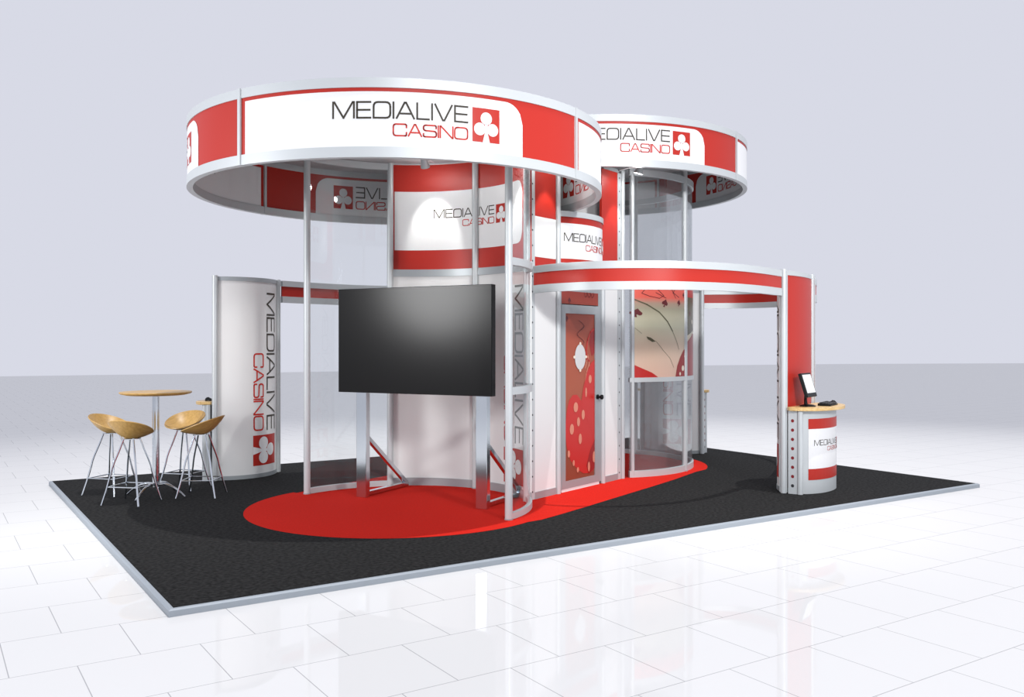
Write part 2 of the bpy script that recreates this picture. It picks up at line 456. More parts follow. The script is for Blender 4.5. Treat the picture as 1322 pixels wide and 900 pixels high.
shape = [(.05, a_), (u1-r, a_)]+[(u1-r+r*sin(t), a_+r-r*cos(t)) for t in [radians(90*i/10) for i in range(11)]]+[(u1-r+r*cos(t), b_-r+r*sin(t)) for t in [radians(90*i/10) for i in range(11)]]+[(.05, b_)]
mb.fill(PWL.at, shape, .002, GWHITE, .03); w = mb.build('white_field', None, False); w.parent = up
k = Lw/90
club_logo(up, PWL.at, (68.6-46.6)*k, 2.95, .203, .004, 3.92)
for z0, z1, nm in ((2.39, 2.47, 'middle_rail'), (.002, .09, 'bottom_rail'), (zT, 3.705, 'top_rail')):
    mb = MB(); mb.slab(PWL, 0, Lw, z0, z1, -.04, .012, ALUD if z0 < 3 else ALU); hang(mb.build(nm), wall)
# vertical logo, read downwards
def vert(P, u_right, z_top):
    """text runs down, its caps point to larger u"""
    return lambda a, b, o: P.at(u_right+b, z_top-a, o)
club_logo(lo, vert(PWL, (68.6-3.5)*k-.03, 2.235), 0, 0, .43, .002, 3.88, .03)
posts(wall, C1, (68.6, 23.6, -21.4), 3.70)

# ---- circle two: curved core wall seen from its back, and the round glazed room
x, y = pt(C2, RC, -45)
root, P2 = screen('curved_window_screen', 'curved window with printed dice and playing cards over a clear lower pane', 'window screen', C2, -109.5, -21.4, 3.74, [(0.002, .08), (1.155, 1.21), (2.35, 2.42), (3.66, 3.74)], (-66.4, -21.4), GLASS2, z_posts=4.2)
mb = MB(); mb.post(*pt(C2, RC, -107.6), .026, .002, 3.7, ALU); hang(mb.build('post'), root)
Lg = P2.len
z0, z1 = 1.21, 2.35
mb = MB(); mb.slab(P2, .05, Lg, z0, z1, .008, .012, ART_GLASS)
f = P2.at
def spade(cx, cy, s, sx=1.0, tilt=0):
    pts = [(0, 1), (.35, .55), (.8, .15), (.85, -.25), (.55, -.5), (.2, -.35), (.1, -.4), (.3, -.95), (-.3, -.95), (-.1, -.4), (-.2, -.35), (-.55, -.5), (-.85, -.25), (-.8, .15), (-.35, .55)]
    c_, s_ = cos(tilt), sin(tilt)
    return [(cx+(a*c_-b*s_)*s*sx, cy+(a*s_+b*c_)*s) for a, b in pts]
o_ = .014
uA, uB = .05, Lg*.49    # first bay (before the middle post)
W_ = uB-uA
def G(a, b): return (uA+a*W_, z1-b*(z1-z0))
def gp(pts): return [G(a, b) for a, b in pts]
for cx, cy, s, sx, t in ((.50, .20, .052, 1.15, -.3), (.80, .19, .045, .9, -.2), (.04, .31, .055, 1.9, -.2), (.93, .10, .035, .8, -.1)):
    mb.fill(f, spade(*G(cx, cy), s, sx, t), o_, ADARK, .006)
def sk(pts, w, m=ADARK): mb.stroke(f, gp(pts), w, o_, m, .03)
sk([(.12, .10), (.2, .03), (.36, .05), (.48, .12), (.4, .15), (.24, .13), (.12, .10)], .008); sk([(.34, .09), (.52, .145)], .008)
sk([(.62, .03), (.72, .14)], .008); sk([(.72, .03), (.66, .09)], .008); sk([(.66, .08), (.80, .13)], .008)
sk([(.02, .17), (.2, .22), (.4, .30), (.55, .40), (.65, .50)], .016, AOLIVE); sk([(.65, .50), (.75, .62), (.80, .70)], .006, AOLIVE)
mb.fill(f, gp([(.19, .56), (.26, .575), (.34, .615), (.28, .62), (.21, .59)]), o_, AOLIVE, .006)
sk([(.34, .61), (.48, .72), (.6, .80), (.68, .9)], .005, AOLIVE); sk([(.02, .47), (.12, .53)], .004, AOLIVE)
mb.fill(f, gp([(0, .86), (.12, .90), (.28, .95), (.38, 1.0), (0, 1.0)]), o_, ADICE, .01)
mb.fill(f, gp([(.72, 1.0), (.76, .88), (.84, .78), (.93, .71), (1.0, .69), (1.0, 1.0)]), o_, ADICE2, .01)
for cx, cy, rr in ((.91, .91, .035), (.985, .78, .03), (.83, .97, .022)):
    mb.fill(f, circle(*G(cx, cy), rr, 16), o_+.001, APIPW, .006)
uC = Lg*.515; W2 = Lg-uC
def G2(a, b): return (uC+a*W2, z1-b*(z1-z0))
mb.fill(f, [G2(a, b) for a, b in ((0, .12), (1, .10), (1, .52), (.5, .45), (0, .55))], o_, AOLIVE, .02)
mb.fill(f, [G2(a, b) for a, b in ((0, 0), (1, 0), (1, .10), (0, .12))], o_, ADICE, .02)
mb.fill(f, [G2(a, b) for a, b in ((0, .62), (.3, .52), (1, .55), (1, 1), (0, 1))], o_+.0005, ADICE2, .02)
for i in range(7): mb.fill(f, circle(*G2(.12+.13*i, .30+.09*i % .6), .03, 14), o_+.0015, APIPW if i % 2 else ADARK, .006)
hang(mb.build('printed_film', None, False), root)
root3, P3 = screen('rear_glass_screen', 'tinted curved rear half of the round glazed room under the farther canopy', 'glass screen', C2, -21.4, 90, 3.74, [(0.002, .06), (3.66, 3.74)], (23.6, 68.6), GLASS2, z_posts=4.2)
# core wall of the far circle (white inside, backing on to the store room)
x, y = pt(C2, RC+.05, 203.6); w2 = empty('curved_wall', (x, y, 0))
tag(w2, 'curved white wall closing the back of the round glazed room', 'curved wall')
PW2 = arc(C2[0], C2[1], RC+.012, 248.6-2.2, 158.6-44)
mb = MB(); mb.slab(PW2, 0, PW2.len, .09, 2.39, -.04, 0, WHITE); hang(mb.build('lower_panel'), w2)
mb = MB(); mb.slab(PW2, 0, PW2.len, 2.47, 3.64, -.04, 0, GWHITE); hang(mb.build('upper_panel'), w2)
for z0, z1, nm in ((2.39, 2.47, 'middle_rail'), (.002, .09, 'bottom_rail'), (3.64, 3.70, 'top_rail')):
    mb = MB(); mb.slab(PW2, 0, PW2.len, z0, z1, -.04, .012, ALU); hang(mb.build(nm), w2)

# ------------------------------------------------------------------ straight wall with the store room door
A = Vector((3.907, 1.876)); Bp = Vector((5.826, 2.56)); PD_ = Path([A, Bp])
dw = empty('door_wall', ((A.x+Bp.x)/2, (A.y+Bp.y)/2, 0)); tag(dw, 'white and red straight wall with perforated edge strips and the store room door', 'partition wall')
def panel(root, P, u0, u1, z0, z1, m, name, o0=-.03, o1=0):
    mb = MB(); mb.slab(P, u0, u1, z0, z1, o0, o1, m, .5); return hang(mb.build(name, None, False), root)
panel(dw, PD_, .14, .535, .075, 2.42, WHITE, 'lower_panel')
wp = panel(dw, PD_, .14, .535, 2.42, 3.60, RED, 'upper_panel')
mb = MB(); mb.fill(PD_.at, [(.14, 2.53), (.535, 2.53), (.535, 2.955), (.14, 2.955)], .002, GWHITE, .2); q = mb.build('white_field', None, False); q.parent = wp
panel(dw, PD_, 1.515, 1.837, .075, 2.42, WHITE, 'lower_panel')
panel(dw, PD_, 1.483, 1.837, 2.42, 3.66, RED, 'upper_panel')
panel(dw, PD_, .14, .535, .002, .075, ALUD, 'bottom_rail', -.03, .01)
panel(dw, PD_, 1.515, 1.837, .002, .075, ALUD, 'bottom_rail', -.03, .01)
panel(dw, PD_, 1.515, 1.837, 3.66, 3.70, ALUD, 'top_rail', -.03, .01)
for u0, u1 in ((.055, .14), (1.837, 1.915)):
    mb = MB(); perforated(mb, PD_, u0, u1, .002, 3.66 if u0 > 1 else 3.68, .006, ALU)
    hang(mb.build('perforated_strip', None, False), dw)
for u in (.575, 1.50):
    p = PD_.at(u, 0, 0); mb = MB(); mb.post(p.x, p.y, .032, .002, 3.66 if u < 1 else 2.5, ALU); hang(mb.build('post'), dw)
p = PD_.at(1.955, 0, 0); mb = MB(); mb.post(p.x, p.y, .030, .002, 3.70, ALU); hang(mb.build('post'), dw)
panel(dw, PD_, .61, 1.47, 2.20, 2.42, ALUD, 'door_header')
# transom print
mb = MB(); mb.slab(PD_, .64, 1.40, 2.06, 2.20, -.02, 0, ART_DOOR, .5)
f = PD_.at
mb.fill(f, spade(.80, 2.10, .035, 1, 0), .002, ADARK, .005)
for q in range(3): mb.stroke(f, rc([(1.10+q*.07, 2.20), (1.13+q*.07, 2.14), (1.17+q*.07, 2.17), (1.15+q*.07, 2.2)], .02), .007, .002, ADARK)
hang(mb.build('transom_print', None, False), dw)
for u0, u1 in ((.61, .64), (1.40, 1.47)): panel(dw, PD_, u0, u1, .03, 2.20, ALUD, 'door_jamb', -.03, .004)
# door leaf
mb = MB(); mb.slab(PD_, .64, 1.42, .002, .034, -.02, .004, WHITE, .6); hang(mb.build('painted_gap_light', None, False), dw)  # white strip painted in for the light showing under the door
mb = MB()
for (u0, u1, a, b) in ((.64, .715, .035, 2.05), (1.325, 1.40, .035, 2.05), (.715, 1.325, .035, .115), (.715, 1.325, 1.955, 2.05)): mb.slab(PD_, u0, u1, a, b, -.03, .008, ALUD, .6)
mb.slab(PD_, .715, 1.325, .115, 1.955, -.02, -.004, ART_DOOR, .6)
door = hang(mb.build('door_leaf', None, False), dw)
u0, u1, a, b = .715, 1.325, .115, 1.955
def D(p): return (u0+p[0]*(u1-u0), b-p[1]*(b-a))
def dp(pts): return [D(p) for p in pts]
mb = MB(); o_ = -.002
mb.fill(f, dp([(.02, .66), (.06, .58), (.14, .52), (.26, .49), (.40, .49), (.55, .53), (.75, .60), (.95, .70), (1, .80), (1, .96), (.85, .98), (.62, .975), (.40, .94), (.18, .88), (.06, .80), (.01, .72)]), o_, ADICE, .012)
mb.fill(f, dp([(.52, .56), (.62, .44), (.75, .35), (.88, .30), (1, .28), (1, .80), (.86, .70), (.66, .62)]), o_+.001, ADICE, .012)
mb.fill(f, dp([(.72, .93), (.85, .84), (1, .78), (1, .955), (.8, .985)]), o_+.002, ADICE2, .012)
mb.fill(f, dp([(.90, .10), (1, .08), (1, .24), (.90, .26), (.82, .18)]), o_, ADICE2, .012)
for cx, cy, rx, ry in ((.35, .565, .075, .030), (.60, .615, .055, .030), (.44, .655, .05, .028), (.22, .695, .07, .032), (.50, .76, .055, .032), (.12, .84, .04, .022), (.28, .90, .035, .018), (.42, .945, .04, .016)):
    mb.fill(f, [D((cx+rx*cos(2*pi*i/20), cy+ry*sin(2*pi*i/20))) for i in range(20)], o_+.003, APIP, .006)
for cx, cy, rx, ry in ((.84, .40, .055, .026), (.70, .48, .03, .03), (.98, .885, .05, .035), (.80, .94, .04, .03)):
    mb.fill(f, [D((cx+rx*cos(2*pi*i/20), cy+ry*sin(2*pi*i/20))) for i in range(20)], o_+.003, APIP, .006)
mb.stroke(f, dp([(.98, .09), (.86, .11), (.76, .16), (.71, .22), (.73, .27), (.82, .29)]), .022, o_+.001, ADICE)
mb.stroke(f, dp([(.80, .31), (.72, .36), (.66, .42)]), .012, o_+.001, APIP)
mb.stroke(f, dp([(.68, .33), (.73, .29), (.77, .25), (.83, .33)]), .012, o_+.001, APIP)
for k_ in range(14):
    aa = radians(200+k_*12); mb.stroke(f, [D((.52+.13*cos(aa*3), .04+k_*.010)), D((.52+.11*cos(aa*3+1), .055+k_*.010))], .006, o_+.001, ADARK)
mb.fill(f, dp([(.46, .19), (.60, .19), (.55, .215), (.49, .215)]), o_+.001, ADARK, .006)
mb.fill(f, spade(*D((.06, .03)), .035, 1, 0), o_+.001, ADARK, .006)
mb.fill(f, [D((.50+.18*cos(2*pi*i/36), .262+.078*sin(2*pi*i/36))) for i in range(36)], o_+.003, AGREY, .006)
for dx, dy in ((-.20, 0), (.20, 0), (0, -.082), (0, .082)):
    mb.fill(f, [D((.50+dx+.035*cos(2*pi*i/14), .262+dy+.009*sin(2*pi*i/14))) for i in range(14)], o_+.004, APIPW, .005)
pr_ = mb.build('door_print', None, False); pr_.parent = door
pr_['label'] = 'printed red dice and grey round disc'
mb = MB(); kp = PD_.at(1.372, 1.01, .008); kn = Vector((PD_.n[0].x, PD_.n[0].y, 0))
mb.tube([kp, kp+kn*.012], .028, BLACK, 16); mb.tube([kp+kn*.012, kp+kn*.045], .012, BLACK, 12); mb.tube([kp+kn*.04, kp+kn*.05, kp+kn*.068, kp+kn*.075], [.016, .028, .028, .018], BLACK, 16)
kk = mb.build('door_knob'); kk.parent = door; kk['label'] = 'black round knob'

# curved logo header over the door
c0 = PD_.at(.575, 0, 0); c1 = PD_.at(1.50, 0, 0)
def chord_arc(p, q, half):
    """arc from p to q bulging to the right-hand side of travel"""
    p = Vector(p[:2]); q = Vector(q[:2]); L = (q-p).length; r = L/2/sin(radians(half)); t = (q-p).normalized(); n = Vector((t.y, -t.x))
    c = (p+q)/2-n*r*cos(radians(half)); a = atan2((p-c).y, (p-c).x); b = atan2((q-c).y, (q-c).x)
    if b < a: b += 2*pi
    return arc(c.x, c.y, r, math.degrees(a), math.degrees(b), 3)
PH = chord_arc(c0, c1, 33)
hd = empty('curved_header_sign', (PH.at(PH.len/2, 0).x, PH.at(PH.len/2, 0).y, 2.45)); tag(hd, 'small curved white logo sign with red stripe above the store room door', 'sign')
mb = MB(); mb.slab(PH, .02, PH.len-.02, 2.50, 3.0, -.03, 0, RED); ps = hang(mb.build('graphic_panel'), hd)
mb = MB(); mb.fill(PH.at, [(.02, 2.545), (PH.len*.90, 2.545), (PH.len*.90, 2.93), (.02, 2.93)], .002, GWHITE, .03); q = mb.build('white_field', None, False); q.parent = ps
club_logo(ps, PH.at, .075, 2.64, .185, .004, 3.75)
for z0, z1, nm in ((2.45, 2.50, 'bottom_rail'), (3.0, 3.06, 'top_rail')):
    mb = MB(); mb.slab(PH, .02, PH.len-.02, z0, z1, -.035, .012, ALU); hang(mb.build(nm), hd)

# rear wall of the store room
Ar = Vector((5.093, 4.244)); Br = Vector((3.174, 3.56)); PR = Path([Ar, Br])
rw = empty('rear_wall', ((Ar.x+Br.x)/2, (Ar.y+Br.y)/2, 0)); tag(rw, 'plain white back wall of the central store room, facing away', 'partition wall')
panel(rw, PR, .05, PR.len-.12, .08, 2.95, WHITE, 'wall_panel'); panel(rw, PR, .05, PR.len-.12, .002, .08, ALUD, 'bottom_rail', -.03, .01); panel(rw, PR, .05, PR.len-.12, 2.95, 3.02, ALUD, 'top_rail', -.03, .01)

# ------------------------------------------------------------------ fascia beams
fa = [(3.975, 1.86), (3.985, 1.50), (4.13, 1.09), (4.42, .80), (4.75, .605), (5.05, .53), (5.45, .50), (5.95, .585), (6.50, .765)]
def fascia(pts, label, name='fascia_beam'):
    P = spline(pts, 8); m_ = P.at(P.len/2, 2.15); root = empty(name, m_); tag(root, label, 'fascia beam', 'red banded fascia beams')
    for nm, z0, z1, o0, o1, m in (('red_band', 2.222, 2.348, -.02, .004, RED), ('top_rail', 2.348, 2.42, -.03, .012, ALU), ('bottom_rail', 2.142, 2.222, -.03, .012, ALU)):
        mb = MB(); mb.slab(P, .02, P.len-.02, z0, z1, o0, o1, m, .06); hang(mb.build(nm), root)
    return root
fascia(fa, 'long bowed red and white fascia beam crossing in front of the door wall')
fascia([(9-x, 6.12-y) for x, y in fa], 'red and grey fascia beam running from the left tower behind the clear screen')
fascia([(7.45, 1.12), (7.86, 1.40), (8.32, 1.76), (8.70, 2.3), (8.90, 2.9), (8.80, 3.42), (8.38, 3.80)], 'red and grey fascia beam behind the right tower, curving to the farthest tower')

# ------------------------------------------------------------------ display towers (local frame: bulging logo face on -y, red face on +y)
def tower(label):
    root = empty('display_tower'); tag(root, label, 'display tower', 'two sided display towers')
    H = 2.42; F = Path([(-.44, 0)]+[(.44*sin(radians(t))/sin(radians(50)), -(.44*cos(radians(t))/sin(radians(50))-.44*cos(radians(50))/sin(radians(50)))) for t in [-50+100*i/24 for i in range(1, 24)]]+[(.44, 0)])
    mb = MB(); mb.slab(F, 0, F.len, .05, H-.05, -.012, 0, WHITE, .04); face = mb.build('logo_panel', root)
    for z0, z1 in ((.002, .05), (H-.05, H)):
        mb = MB(); mb.slab(F, 0, F.len, z0, z1, -.02, .006, ALUD, .04); mb.build('rail', root)
    club_logo(face, lambda a, b, o: F.at(F.len-.16-.41+b, H-.185-a, o), 0, 0, .415, .002, 4.0, .03)
    Bk = chord_arc((.44, .005), (-.44, .005), 14)
    mb = MB(); mb.slab(Bk, 0, Bk.len, .05, H-.05, -.012, 0, RED, .05); mb.build('red_panel', root)
    for z0, z1 in ((.002, .05), (H-.05, H)):
        mb = MB(); mb.slab(Bk, 0, Bk.len, z0, z1, -.02, .006, ALU, .05); mb.build('rail', root)
    for s in (-1, 1):
        mb = MB(); mb.post(s*.462, 0, .034, .002, H+.01, ALU); mb.box((s*.462, 0, H/2), (.02, .082, H-.02), ALU); mb.build('post', root)
    outline = [F.at(F.len*i/16, 0) for i in range(17)]+[Bk.at(Bk.len*i/8, 0) for i in range(1, 8)]
    mb = MB(); mb.prism([(p.x*.97, p.y*.97) for p in outline], H-.02, H-.008, ALUD); mb.build('top_cap', root, False)
    return root
def counter(label):
    root = empty('reception_counter'); tag(root, label, 'counter', 'half round counters')
    cx, a, b = -.04, .48, .345
    EL = [(cx+a*cos(t), .105+(b-.075)*sin(t)) for t in [radians(16+i*(164/24)) for i in range(25)]]
    F = Path(EL[::-1]); F = Path(EL)   # travels from +x round the front to -x ; right-hand side is outward
    # make sure offsets point outward
    t = F.at(F.len/2, 0, .1)
    sgn = 1 if t.y > F.at(F.len/2, 0, 0).y else -1
    mp = (lambda u, z, o: F.at(u, z, o*sgn)) if sgn > 0 else (lambda u, z, o: F.at(u, z, -o))
    Hc = .90
    mb = MB(); mb.slab(F, .0, F.len, .002, Hc, 0, -.015*sgn, ALU, .04)
    body = mb.build('curved_front', root)
    def band(u0, u1, z0, z1, m, off, nm):
        q = MB(); q.fill(mp, [(u0, z0), (u1, z0), (u1, z1), (u0, z1)], off, m, .03); o = q.build(nm, None, False); o.parent = body; return o
    L = F.len
    band(.075, L-.1, .15, .27, RED, .002, 'red_band'); band(.075, L-.1, .27, .70, GWHITE, .002, 'white_field'); band(.075, L-.1, .70, .81, RED, .002, 'red_band')
    if sgn < 0: pass
    club_logo(body, lambda u, v, o: mp(u, v, o), .15, .455, .125, .004, 3.9, thick=1.3)
    # perforated side strip and corner posts
    S = Path([(.478, .055), (.472, .150)]); S2 = Path([(.472, .150), (.478, .055)])
    t = S.at(S.len/2, 0, .1); S = S if t.x > .5 else S2
    mb = MB(); mb.slab(S, 0, S.len, .002, Hc, -.012, 0, ALU, .05)
    z = .09
    while z < Hc-.04:
        mb.fill(S.at, circle(S.len/2, z, .018, 14), .0015, HOLER if z > .12 else HOLE, .005); z += .1
    mb.build('perforated_strip', root, False)
    for x, y in ((.455, .178), (-.515, .12)):
        mb = MB(); mb.post(x, y, .03, .002, Hc, ALU); mb.build('post', root)
    S = Path([(-.49, .075), (-.53, .11)])
    mb = MB(); mb.box((-.505, .08, Hc/2), (.03, .07, Hc-.004), ALU); mb.build('end_strip', root)
    top = [(.485, .045)]+[(cx+.01+(a+.085)*cos(t), .10+(b+.03)*sin(t)) for t in [radians(i*7.5-2) for i in range(25)]]+[(-.49, .045)]
    mb = MB(); mb.prism(top, Hc, Hc+.035, PINE); mb.build('worktop', root, False, bevel=.006, fixn=True)
    return root
tw = tower('white tower panel left of the television with the logo reading downwards, behind the bar table')
ct = counter('half hidden counter behind the left tower, black mouse on its wooden top')
def place(o, x, y, deg): o.location = (x, y, 0); o.rotation_euler = (0, 0, radians(deg))
cpt = [tw, copy_tree(tw), copy_tree(tw)]; cpc = [ct, copy_tree(ct), copy_tree(ct)]
SPOT = [(2.04, 5.20, 20), (6.96, .92, 200), (8.10, 4.165, -62)]
for o, q in zip(cpt, SPOT): place(o, *q)
for o, q in zip(cpc, SPOT): place(o, *q)
cpt[1]['label'] = 'tower with tall red panel rising behind the counter with the monitor'
cpt[2]['label'] = 'farthest white tower, its logo panel half seen through the tinted round screen'
cpc[1]['label'] = 'half round counter with wooden top, red bands and small logo, carrying the monitor'
cpc[2]['label'] = 'sliver of counter with pale wooden top peeking out behind the farthest tower'

# things on the counters
def W(q, x, y, z=0):
    a = radians(q[2]); return Vector((q[0]+x*cos(a)-y*sin(a), q[1]+x*sin(a)+y*cos(a), z))
q = SPOT[1]; zt = .936
p = W(q, .215, .19, zt)
mon = empty('computer_monitor', p, radians(q[2]+180)); tag(mon, 'small black flat monitor tilted back on the right counter, white screen', 'monitor')
# local: screen faces -y
mb = MB(); mb.lathe([(.085, 0), (.085, .008), (.06, .018), (.02, .024)], (0, .01, 0), BLACK, 28); mb.build('base', mon)
mb = MB(); mb.tube([(0, .03, .015), (0, .035, .07), (0, .03, .15)], [.02, .016, .016], BLACK, 12); mb.build('stand', mon)
T = Matrix.Translation((0, .0, .235)) @ Matrix.Rotation(radians(-17), 4, 'X')
def tb(mb, c, d, m): 
    vs0 = len(mb.v); mb.box(c, d, m)
    for i in range(vs0, len(mb.v)): mb.v[i] = T @ mb.v[i]
mb = MB(); tb(mb, (0, .012, 0), (.31, .035, .27), BLACK); tb(mb, (0, .036, -.01), (.16, .03, .15), BLACK); mb.build('housing', mon, False, bevel=.006)
mb = MB(); tb(mb, (0, -.007, .012), (.262, .003, .205), LCD); s_ = mb.build('screen', mon, False); s_['label'] = 'lit white screen'
p = W(q, -.10, .30, zt)
kb = empty('keyboard', p, radians(q[2]+180+4)); tag(kb, 'black keyboard lying in front of the monitor', 'keyboard')
mb = MB(); mb.add([(-.17, -.07, 0), (.17, -.07, 0), (.17, .07, 0), (-.17, .07, 0), (-.17, -.07, .012), (.17, -.07, .012), (.17, .07, .028), (-.17, .07, .028)], [(3, 2, 1, 0), (4, 5, 6, 7), (0, 1, 5, 4), (1, 2, 6, 5), (2, 3, 7, 6), (3, 0, 4, 7)], BLACK)
mb.build('case', kb, False, bevel=.003)
KEY = mat('black_keys', (.03, .031, .033), .5)
for r_ in range(4):
    for c_ in range(12):
        y_ = -.05+r_*.031; mb = MB(); mb.box((-.148+c_*.027, y_, .020+(y_+.07)*.114), (.021, .024, .009), KEY)
        mb.build('key', kb, False)
def mouse(p, rz, label):
    o = empty('computer_mouse', p, rz); tag(o, label, 'mouse')
    mb = MB(); n = 20; rings = [(1, 0), (1.0, .35), (.85, .7), (.5, .95), (.12, 1.0)]; vs = []
    for r_, h in rings:
        for i in range(n): vs.append((.034*r_*cos(2*pi*i/n), .056*r_*sin(2*pi*i/n)+.0, h*.036*(1-.25*sin(2*pi*i/n)*1)))
    fs = [(i*n+k, i*n+(k+1) % n, (i+1)*n+(k+1) % n, (i+1)*n+k) for i in range(len(rings)-1) for k in range(n)]+[tuple(range(n))[::-1], tuple((len(rings)-1)*n+k for k in range(n))]
    mb.add(vs, fs, BLACK); mb.build('shell', o)
    mb = MB(); mb.tube([(-.004, -.03, .036), (.004, -.03, .036)], .007, KEY, 12); mb.build('scroll_wheel', o)
mouse(W(q, -.335, .27, zt), radians(q[2]+170), 'black mouse beside the keyboard on the right counter')
q0 = SPOT[0]
mouse(W(q0, -.40, .20, zt), radians(q0[2]+200), 'black mouse on the hidden counter behind the left tower')

# ------------------------------------------------------------------ television on chrome stand
t_ = Vector((.486, -.874)).normalized(); n_ = Vector((-t_.y*-1, 0)) if False else Vector((-.874, -.486)).normalized()
Lg0 = Vector((2.571, 3.012)); Lg1 = Vector((3.277, 1.742)); midp = (Lg0+Lg1)/2
ang = atan2(t_.y, t_.x)
tv = empty('television', (midp.x, midp.y, 0.002), ang); tag(tv, 'very large dark flat television on a two legged chrome floor stand', 'television')
half = (Lg1-Lg0).length/2          # local x along the screen to the right, local -y towards the viewer
xa, xb = -.965, .888
mb = MB(); mb.box(((xa+xb)/2, -.035, 1.652), (xb-xa, .075, 1.085), BLACK); mb.build('housing', tv, False, bevel=.004)
mb = MB(); mb.box(((xa+xb)/2, -.0735, 1.652), (xb-xa-.010, .003, 1.075), SCREEN); mb.build('screen', tv, False)
for s in (-1, 1):
    mb = MB(); x_ = s*half; mb.box((x_, .04, .86), (.125, .07, 1.72), CHROME); lg = mb.build('stand_leg', tv, False, bevel=.004)
    mb = MB(); mb.box((x_, .46, .03), (.05, .80, .045), CHROME); o = mb.build('foot', None, False, bevel=.003); o.parent = lg
    mb = MB(); d = Vector((0, .80, -.64)); L_ = d.length; R_ = Matrix.Rotation(atan2(-.60, .76), 3, 'X')
    mb.box((x_, .455, .35), (.045, .99, .045), CHROME, R_); o = mb.build('brace', None, False, bevel=.003); o.parent = lg
mb = MB(); mb.box((0, .035, 1.5), (2*half, .04, .10), CHROME); mb.build('mounting_bar', tv, False)

# ------------------------------------------------------------------ bar table and stools
TC = (.79, 4.30)
tbl = empty('bar_table', (TC[0], TC[1], 0.0)); tag(tbl, 'tall round beech topped bar table on a chrome column between the stools', 'table')
mb = MB(); mb.lathe([(.30, 1.078), (.350, 1.090), (.362, 1.100), (.364, 1.108), (.36, 1.112)], (0, 0, 0), BEECH, 56); mb.build('tabletop', tbl)
mb = MB(); mb.lathe([(.036, .10), (.036, 1.07), (.09, 1.072), (.09, 1.079)], (0, 0, 0), CHROME, 28); mb.build('column', tbl)
for k_ in range(4):
    a = radians(57+90*k_-33+20); pts = [(.03, .13), (.10, .135), (.17, .12), (.24, .085), (.30, .045), (.345, .008)]
    mb = MB(); mb.tube([(r_*cos(a), r_*sin(a), z) for r_, z in pts], [.014, .014, .013, .012, .011, .009], CHROME, 10, flat=1.2); mb.build('leg', tbl)
def stool():
    root = empty('bar_stool'); mb = MB(); n, m_ = 44, 12; vs = []; zs = .655
    def S(rho, th, th_off=0):
        back = cos(th); hx = .215*rho
        rise = rho**2.1*(.085+.085*back)+(.03*rho**2)
        rr = hx*(1+.10*max(0, back)*rho)
        return (rr*cos(th), rr*.98*sin(th), zs+rise+th_off)
    for off in (0, .013):
        for j in range(m_+1):
            for i in range(n): vs.append(S(max(.02, j/m_)*(1 if off == 0 else .985), 2*pi*i/n, off))
    K = (m_+1)*n
    fs = [(j*n+i, (j+1)*n+i, (j+1)*n+(i+1) % n, j*n+(i+1) % n) for j in range(m_) for i in range(n)]
    fs += [(K+j*n+i, K+j*n+(i+1) % n, K+(j+1)*n+(i+1) % n, K+(j+1)*n+i) for j in range(m_) for i in range(n)]
    fs += [(m_*n+i, K+m_*n+i, K+m_*n+(i+1) % n, m_*n+(i+1) % n) for i in range(n)]
    fs += [tuple(range(n)), tuple(range(K, K+n))[::-1]]
    mb.add(vs, fs, BEECH); mb.build('seat', root)
    for k_ in range(4):
        a = radians(45+90*k_); pts = [(.075, .665), (.12, .54), (.165, .43), (.185, .37), (.198, .31), (.24, .15), (.285, .008)]
        mb = MB(); mb.tube([(r_*cos(a), r_*sin(a), z) for r_, z in pts], .0095, CHROME, 10); mb.build('leg', root)
    for k_ in range(4):
        a = radians(45+90*k_); b = a+pi/2; r_ = .228
        mb = MB(); mb.tube([(r_*cos(a), r_*sin(a), .185), (r_*cos(b), r_*sin(b), .185)], .006, CHROME, 8); mb.build('footrest', root)
    mb = MB(); mb.lathe([(.03, .652), (.09, .656), (.09, .662)], (0, 0, 0), CHROME, 24); mb.build('seat_plate', root)
    return root
ST = [((.42, 4.72), 'beech stool at the far left of the table, inside of its seat showing'),
      ((.49, 3.98), 'beech stool nearest the platform edge, seen from behind its seat, left of the table column'),
      ((1.17, 4.66), 'beech stool behind the right stool, inside of its seat facing the camera'),
      ((1.20, 4.04), 'beech stool right of the table column, back of its seat towards the left tower')]
sp = stool(); sts = [sp]+[copy_tree(sp) for _ in range(3)]
for o, ((x, y), lb) in zip(sts, ST):
    o.location = (x, y, 0); o.rotation_euler = (0, 0, atan2(y-TC[1], x-TC[0])); tag(o, lb, 'stool', 'bar stools around the table')

